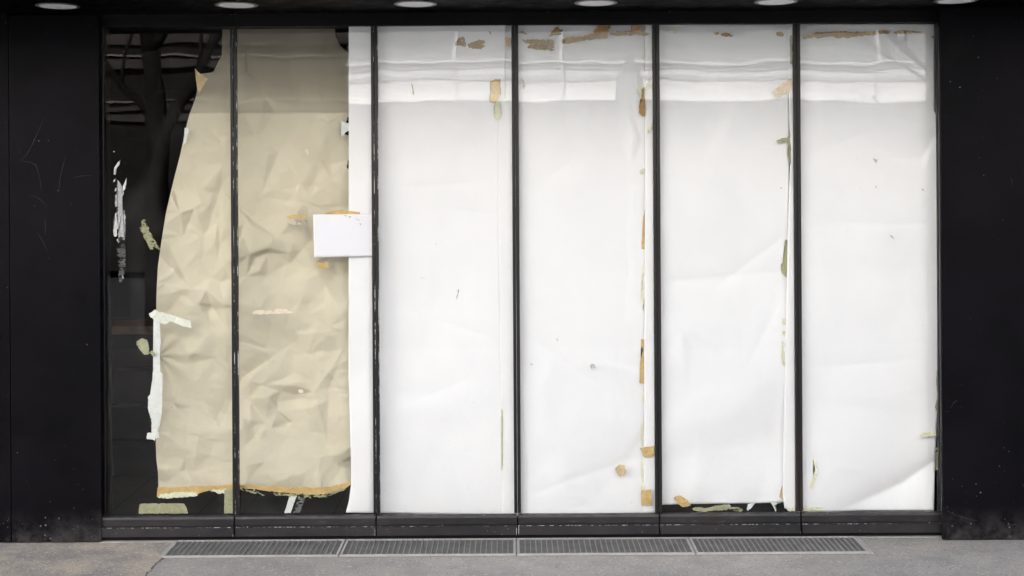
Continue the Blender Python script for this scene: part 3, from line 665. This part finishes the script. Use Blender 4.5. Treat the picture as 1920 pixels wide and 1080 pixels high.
T([(1212, 347), (1223, 346), (1223, 355), (1213, 354)], "faint", "faint yellow smudge of tape against the fourth mullion", 0.012, jit=0.5)
T([(1204, 440), (1206, 410), (1209, 392), (1209, 467), (1203, 467)], "tan", "narrow tan sliver at mid height on the seam of the fourth panel", 0.0265, jit=0.3)
T([(1204.5, 500), (1208.5, 500), (1208, 560), (1205, 585), (1203, 560)], "faint", "thin faint yellow strip above the twisted tan tape", 0.0262, jit=0.4)
T([(1203, 745), (1207, 735), (1209, 750), (1206, 762)], "faint", "tiny faint yellow flake below the twisted tan tape", 0.0262, jit=0.4)
T([(1203, 790), (1207, 785), (1207.5, 838), (1204, 838)], "faint", "thin faint yellow strip just above the neat tan piece", 0.0262, jit=0.4)
T([(1203, 862), (1207, 860), (1207, 905), (1204, 905)], "faint", "thin faint yellow strip between the neat and the square tan tapes", 0.0262, jit=0.4)
T([(1202, 636), (1208.5, 636), (1208.5, 655), (1208.5, 720), (1199, 718), (1200, 680), (1206, 655), (1202, 650)], "tan", "twisted tan tape low on the seam of the fourth panel", 0.026, jit=0.3)
T([(1200, 840), (1226, 836), (1226, 855), (1208, 857.5)], "tan", "neat tan tape piece reaching the fourth mullion near the floor", 0.0078, jit=0.25)
T([(1202, 920), (1221, 918), (1222, 947), (1203, 948)], "tan", "square tan tape at the bottom right corner of the fourth panel", 0.0078, jit=0.3)
T([(1202, 910), (1207.5, 910), (1207.5, 919), (1202, 919)], "faint", "faint tape stub above the square tan tape", 0.0084, jit=0.3)
T([(1153, 878), (1157, 874), (1163, 870), (1170, 871), (1175, 884), (1168, 891), (1162, 895), (1157, 887)], "buff", "ragged tan tape scrap floating low on the fourth panel", jit=0.9)
def SM(poly, label): tp(poly, "smudge", label, 0.0078, name="glass_smudge", cat="smudge", jit=0.5, group="dirt marks on the glass")
SM([(1043, 634), (1047, 634), (1045, 641)], "tiny grey mark low in the middle of the fourth panel")
SM([(1106, 685), (1113, 681), (1117, 690), (1110, 694)], "round grey smudge low at the centre right of the fourth panel")
SM([(994, 678), (998, 683), (1001, 684), (996, 686)], "faint hooked mark low at the left of the fourth panel")
SM([(858, 540), (861, 541), (860, 551), (857, 561), (855, 560), (858, 550)], "fine curved hairline mark at mid height of the third panel")
SM([(977, 146), (981, 150), (985, 162), (982, 168), (979, 160), (982, 157)], "scribbled dark mark at the upper left of the fourth panel")
SM([(1073, 249), (1078, 248), (1077, 252)], "tiny dark nick on the upper fourth panel")
# fifth panel
T([(1247, 56), (1262, 54), (1273, 55), (1268, 61), (1260, 65), (1253, 61)], "pale", "pale yellow tape spot at the top left of the fifth panel", jit=0.5)
T([[(1338, 61), (1347, 59), (1349, 63), (1342, 65)], [(1352, 63), (1362, 61), (1378, 68), (1362, 69), (1352, 67)]], "solidbrown", "brown tape flakes in the top middle of the fifth panel", jit=0.9)
T([(1455, 61), (1464, 59), (1470, 64), (1468, 69), (1456, 66)], "solidbrown", "small brown flake at the top right of the fifth panel", jit=0.7)
T([(1448, 171), (1466, 157), (1484, 146), (1484, 169), (1470, 177), (1457, 185.5)], "buff", "slanting buff tape rectangle high on the fifth panel", jit=0.4)
T([(1481, 70), (1485, 65), (1485, 122), (1481, 118), (1483, 95)], "olive", "slim olive tape along the fifth mullion near the top", 0.012, jit=0.6)
T([[(1456, 263), (1466, 259), (1476, 258), (1477, 265), (1466, 267), (1458, 268)], [(1477, 256), (1481, 249), (1482, 310), (1477, 292), (1478, 270)]], "olive", "olive bent tape with a long tail in the fifth panel", 0.0115, jit=0.5)
T([(1472, 450), (1477.5, 449), (1477.5, 518), (1474, 521), (1466, 512), (1464, 499), (1469, 485)], "olive", "olive curled tape at mid height beside the fifth mullion", 0.026, jit=0.5)
T([(1467, 597), (1474, 597), (1473.5, 640), (1472.5, 689), (1466, 683), (1465, 664), (1467, 645)], "pale", "straight yellow tape strip low beside the fifth mullion", 0.026, jit=0.4)
T([(1263, 934), (1269, 930), (1275, 929), (1288, 937), (1296, 948), (1280, 951), (1270, 943)], "tan", "folded tan tape at the bottom left of the fifth panel", 0.0085, jit=0.3)
T([(1461, 932), (1465, 914), (1468, 908), (1468, 937), (1463, 934)], "buff", "tan tape sliver at the bottom right of the fifth panel", 0.026, jit=0.4)
T([[(1298, 953), (1304, 951), (1325, 952), (1345, 948), (1366, 945), (1371, 950), (1362, 957), (1340, 957), (1318, 960), (1300, 957)], [(1366, 952), (1385, 951), (1393, 956), (1388, 960), (1374, 957), (1388, 957), (1384, 954), (1368, 955)]], "olive", "curled olive tape loop in the dark gap of the fifth panel", 0.012, jit=0.6)
T([(1402, 945), (1417, 942), (1410, 951), (1402, 958), (1400, 954)], "white", "grey white tape scrap right of the curled olive loop", 0.013, jit=0.5)
T([[(1445, 942), (1464, 942), (1452, 947), (1456, 958), (1453, 959), (1449, 948)]], "white", "thin white tape scraps at the right of the dark gap", 0.013, jit=0.5)
T([(1474, 954), (1490, 951), (1489, 959), (1478, 958)], "pale", "pale tape shreds under the fifth mullion foot", 0.012, jit=1.1)
# sixth panel
T([(1505, 66), (1512, 65), (1530, 61), (1560, 59), (1600, 60), (1620, 60), (1660, 57), (1669, 58), (1668, 62), (1630, 66), (1600, 69), (1575, 72), (1556, 68), (1540, 71), (1524, 70), (1507, 73)], "solidbrown", "long brown tape band across the top of the sixth panel", 0.0090, jit=1.1)
T([(1672, 59), (1700, 57), (1722, 59), (1736, 63), (1718, 62), (1700, 63), (1678, 63)], "solidbrown", "thin brown tail at the right end of the long band", 0.0078, jit=0.6)
T([(1745, 66), (1756, 70), (1756, 73), (1747, 72)], "olive", "tiny olive flake in the top right corner of the sixth panel", jit=0.5)
T([(1524, 861), (1530, 866), (1533, 880), (1530, 895), (1523, 918), (1518, 914), (1525, 893), (1528, 880)], "faint", "curved faint yellow tape low at the left of the sixth panel", 0.0078, jit=0.5)
T([(1501, 944), (1508, 950), (1522, 951), (1540, 951), (1545, 957), (1501, 958)], "faint", "faint yellow tape along the sill corner of the sixth panel", 0.0078, jit=0.9)
T([(1724, 820), (1728, 812), (1755, 809), (1756, 817), (1735, 819)], "faint", "faint yellow corner tape at the right edge of the sixth panel", 0.0078, jit=0.5)
T([(1757, 694), (1760, 690), (1760, 742), (1757, 735), (1755.5, 715)], "olive", "upper olive tape sliver at the right edge of the sixth panel", 0.0078, jit=0.3)
T([(1756, 752), (1759.5, 745), (1759, 766), (1755, 771), (1753, 763)], "olive", "lower pale olive tape sliver at the right edge of the sixth panel", 0.0090, jit=0.4)
T([(1755, 840), (1759.5, 838), (1759.5, 881), (1753.5, 881)], "scraped", "brown olive tape in the dark slit beside the turned paper corner", 0.03, jit=0.5)
SM([(1667, 440), (1674, 442), (1678, 449), (1672, 446)], "grey smudge in the right half of the sixth panel")
SM([(1637, 297), (1646, 299), (1642, 306)], "small pointed grey smudge in the upper sixth panel")
SM([(1641, 347), (1644, 350), (1642, 354)], "tiny upright mark in the upper sixth panel")
SM([(1728, 353), (1733, 357), (1730, 358)], "tiny mark near the right edge of the sixth panel")

# ------------------------------------------------------------------ inside the shop
ct = empty("shop_counter", "brown wooden counter in the dark interior behind the leftmost pane", "counter")
yc = 0.75
z0 = W(240, 612, yc).z
xa_, xb_ = W(120, 612, yc).x, W(420, 612, yc).x
boxes("counter_top", [(xa_, xb_, yc + 0.012, yc + 0.35, z0 - 0.03, z0)], M['wood'], ct, bev=0.002)
boxes("front_edge", [(xa_, xb_, yc, yc + 0.010, z0 - 0.042, z0 - 0.001)], M['woodedge'], ct)
boxes("drawer_front", [(xa_, xb_, yc + 0.02, yc + 0.34, z0 - 0.22 - k * 0.19, z0 - 0.047 - k * 0.19) for k in range(4)], M['darkpaint'], ct, bev=0.004)

# ------------------------------------------------------------------ across the street (seen in the panes; outer houses unseen, added for the light)
YB = -18.0
kB = (2 * D0 * 0 + D0 - YB) / F                         # metres per photo pixel in the mirror image
def zm(py): return CH + (HZ - py) * kB
def xm(px): return (px - CX) * kB
wh = empty("white_house", "pale rendered house across the street, mirrored in the panes", "building")
x0w, x1w = xm(655), xm(655) + 13.2
boxes("wall", [(x0w, x1w, YB - 8, YB, zm(190), 18.0)], M['stucco'], wh)
boxes("shop_floor", [(x0w + 0.01, x1w - 0.01, YB - 8, YB - 0.25, 0, zm(190) - 0.01)], M['shopdark'], wh)
boxes("ledge", [(x0w, x1w, YB + 0.002, YB + 0.16, zm(191), zm(187)), (x0w, x1w, YB + 0.002, YB + 0.14, zm(120.5), zm(116)), (x0w, x1w, YB + 0.002, YB + 0.14, zm(52), zm(48))], M['stuccoline'], wh)
boxes("band", [(x0w, x1w, YB + 0.002, YB + 0.05, zm(151), zm(143)), (x0w, x1w, YB + 0.002, YB + 0.05, zm(130), zm(120.7))], M['greyband'], wh)
boxes("cladding", [(x0w, x1w, YB + 0.002, YB + 0.04, zm(115.8), zm(52.2))], M['greystucco'], wh)
boxes("cladding", [(x0w, x1w, YB + 0.002, YB + 0.04, zm(47.8) + 2.2, zm(47.8) + 4.2)], M['greystucco'], wh)
boxes("pilaster", [(xm(p) - 0.032, xm(p) + 0.032, YB + 0.042, YB + 0.13, zm(115.6), zm(52.4)) for p in (855, 1051, 1243, 1465, 1640, 1830, 2030)], M['stuccoline'], wh)
boxes("drain_pipe", [(xm(p) - 0.02, xm(p) + 0.02, YB + 0.055, YB + 0.10, zm(186.5), zm(116.5)) for p in (855, 1053, 1243, 1640)], M['greyband'], wh)
bh = empty("brown_house", "dark brown rendered house across the street, mirrored in the leftmost pane", "building")
boxes("wall", [(x0w - 14, x0w - 0.02, YB - 8, YB - 0.3, 0, 5.2)], M['brick'], bh)
boxes("added_pale_storey", [(x0w - 14, x0w - 0.02, YB - 8, YB - 0.2, 5.202, 18.0)], M['stucco'], bh)  # above the mirrored view, added in white to bounce sunlight onto the shop
lh = empty("added_pale_house", "unseen tall pale house added further left across the street to bounce light", "building")  # unseen, added tall and white so more light comes from the left
boxes("wall", [(x0w - 60, x0w - 14.02, YB - 8, YB, 0, 26.0)], M['stucco'], lh)
boxes("ledge", [(x0w - 44, x0w - 14.02, YB + 0.002, YB + 0.16, z_, z_ + 0.12) for z_ in (3.6, 7.2, 10.8)], M['stuccoline'], lh)
rh = empty("added_dark_house", "unseen tall dark house added further right across the street to block light", "building")  # unseen, added tall and dark to hold back light from the right
boxes("wall", [(x1w + 0.02, x1w + 30, YB - 8, YB + 1, 0, 18.0)], M['brick'], rh)
boxes("ledge", [(x1w + 0.02, x1w + 30, YB + 1.002, YB + 1.15, z_, z_ + 0.12) for z_ in (3.6, 7.2, 10.8)], M['brickline'], rh)
boxes("ledge", [(x0w - 14, x0w - 0.02, YB - 0.298, YB - 0.1, zm(100), zm(98)), (x0w - 14, x0w - 0.02, YB - 0.298, YB - 0.1, zm(184), zm(182))], M['brickline'], bh)
boxes("band", [(x0w - 14, x0w - 0.02, YB - 0.298, YB - 0.15, zm(121), zm(105)), (x0w - 14, x0w - 0.02, YB - 0.298, YB - 0.2, zm(200), zm(186)), (x0w - 14, x0w - 0.02, YB - 0.298, YB - 0.2, zm(220), zm(207)), (x0w - 14, x0w - 0.02, YB - 0.298, YB - 0.2, zm(76), zm(52))], M['brickband'], bh)

def tree(seed, base, h, lean, label, limbs):
    r = random.Random(seed)
    root = empty("bare_tree", label, "tree"); root.location = base
    bm = bmesh.new()
    trunk = [Vector((lean * t * t + 0.05 * math.sin(t * 5 + seed), 0, h * t)) for t in [i / 8 for i in range(9)]]
    tube(bm, trunk, [0.17 - 0.06 * i / 8 for i in range(9)], 10)
    done(bm, "trunk", M['bark'], root, True)
    bm = bmesh.new()
    def grow(p, d, L, rad, lev):
        pts, rads = [p.copy()], [rad]
        for s in range(5):
            d = (d + Vector((r.uniform(-.25, .25), r.uniform(-.25, .25), r.uniform(-.08, .25)))).normalized()
            p = p + d * L / 5; pts.append(p.copy()); rads.append(rad * (1 - 0.13 * (s + 1)))
            if lev < 5 and s > 0 and r.random() < (0.95 if lev < 3 else 0.6):
                nd = (d + Vector((r.uniform(-1, 1), r.uniform(-1, 1), r.uniform(-.3, .8)))).normalized()
                grow(p, nd, L * 0.62, rads[-1] * 0.6, lev + 1)
        tube(bm, pts, rads, 5 if lev < 3 else 3)
    for (t, dx, dy, dz, L, rad) in limbs:
        i = min(8, int(t * 8)); grow(trunk[i], Vector((dx, dy, dz)).normalized(), L, rad, 1)
    done(bm, "branches", M['bark'], root, True)
    return root
def mirror_x(px, y): return (px - CX) * (D0 - y) / F
ty = -9.5
tree(4, (mirror_x(300, ty), ty, -0.14), 3.4, -0.12, "bare forked street tree mirrored in the leftmost pane", [(1, -.15, 0, 1, 2.4, .1), (.72, .42, .1, 1, 2.6, .085), (.8, -.9, 0, .55, 1.6, .06), (1, .5, .3, 1, 2.0, .07)])
ty = -11.0
tree(9, (mirror_x(1850, ty), ty, -0.14), 3.3, 0.1, "bare street tree with fine branches mirrored in the rightmost pane", [(1, -.4, 0, 1, 2.4, .09), (.8, -.9, .1, .7, 2.2, .06), (.7, -1, -.2, .45, 1.8, .05), (1, .3, .2, 1, 2.2, .08)])
lan = empty("street_lantern", "dark street lantern mirrored as a grey shape in the fourth panel", "street lamp")
ly_ = -10.0; lx_ = mirror_x(1184, ly_); kl_ = (D0 - ly_) / F
def zl(py): return CH + (HZ - 7 - py) * kl_
lan.location = (lx_, ly_, 0)
bm = bmesh.new(); lathe(bm, [(0.10, -0.13), (0.10, 0.3), (0.05, 0.5), (0.04, zl(215)), (0.05, zl(205))], 0, 0, 20); done(bm, "post", M['iron'], lan, True)
bm = bmesh.new(); r = lathe(bm, [(0.05, zl(205)), (0.19, zl(196)), (0.20, zl(170)), (0.18, zl(150)), (0.15, zl(132)), (0.075, zl(122)), (0.065, zl(104)), (0.075, zl(101)), (0.02, zl(98))], 0, 0, 24); bm.faces.new(r[-1]); done(bm, "lamp_head", M['iron'], lan, True)
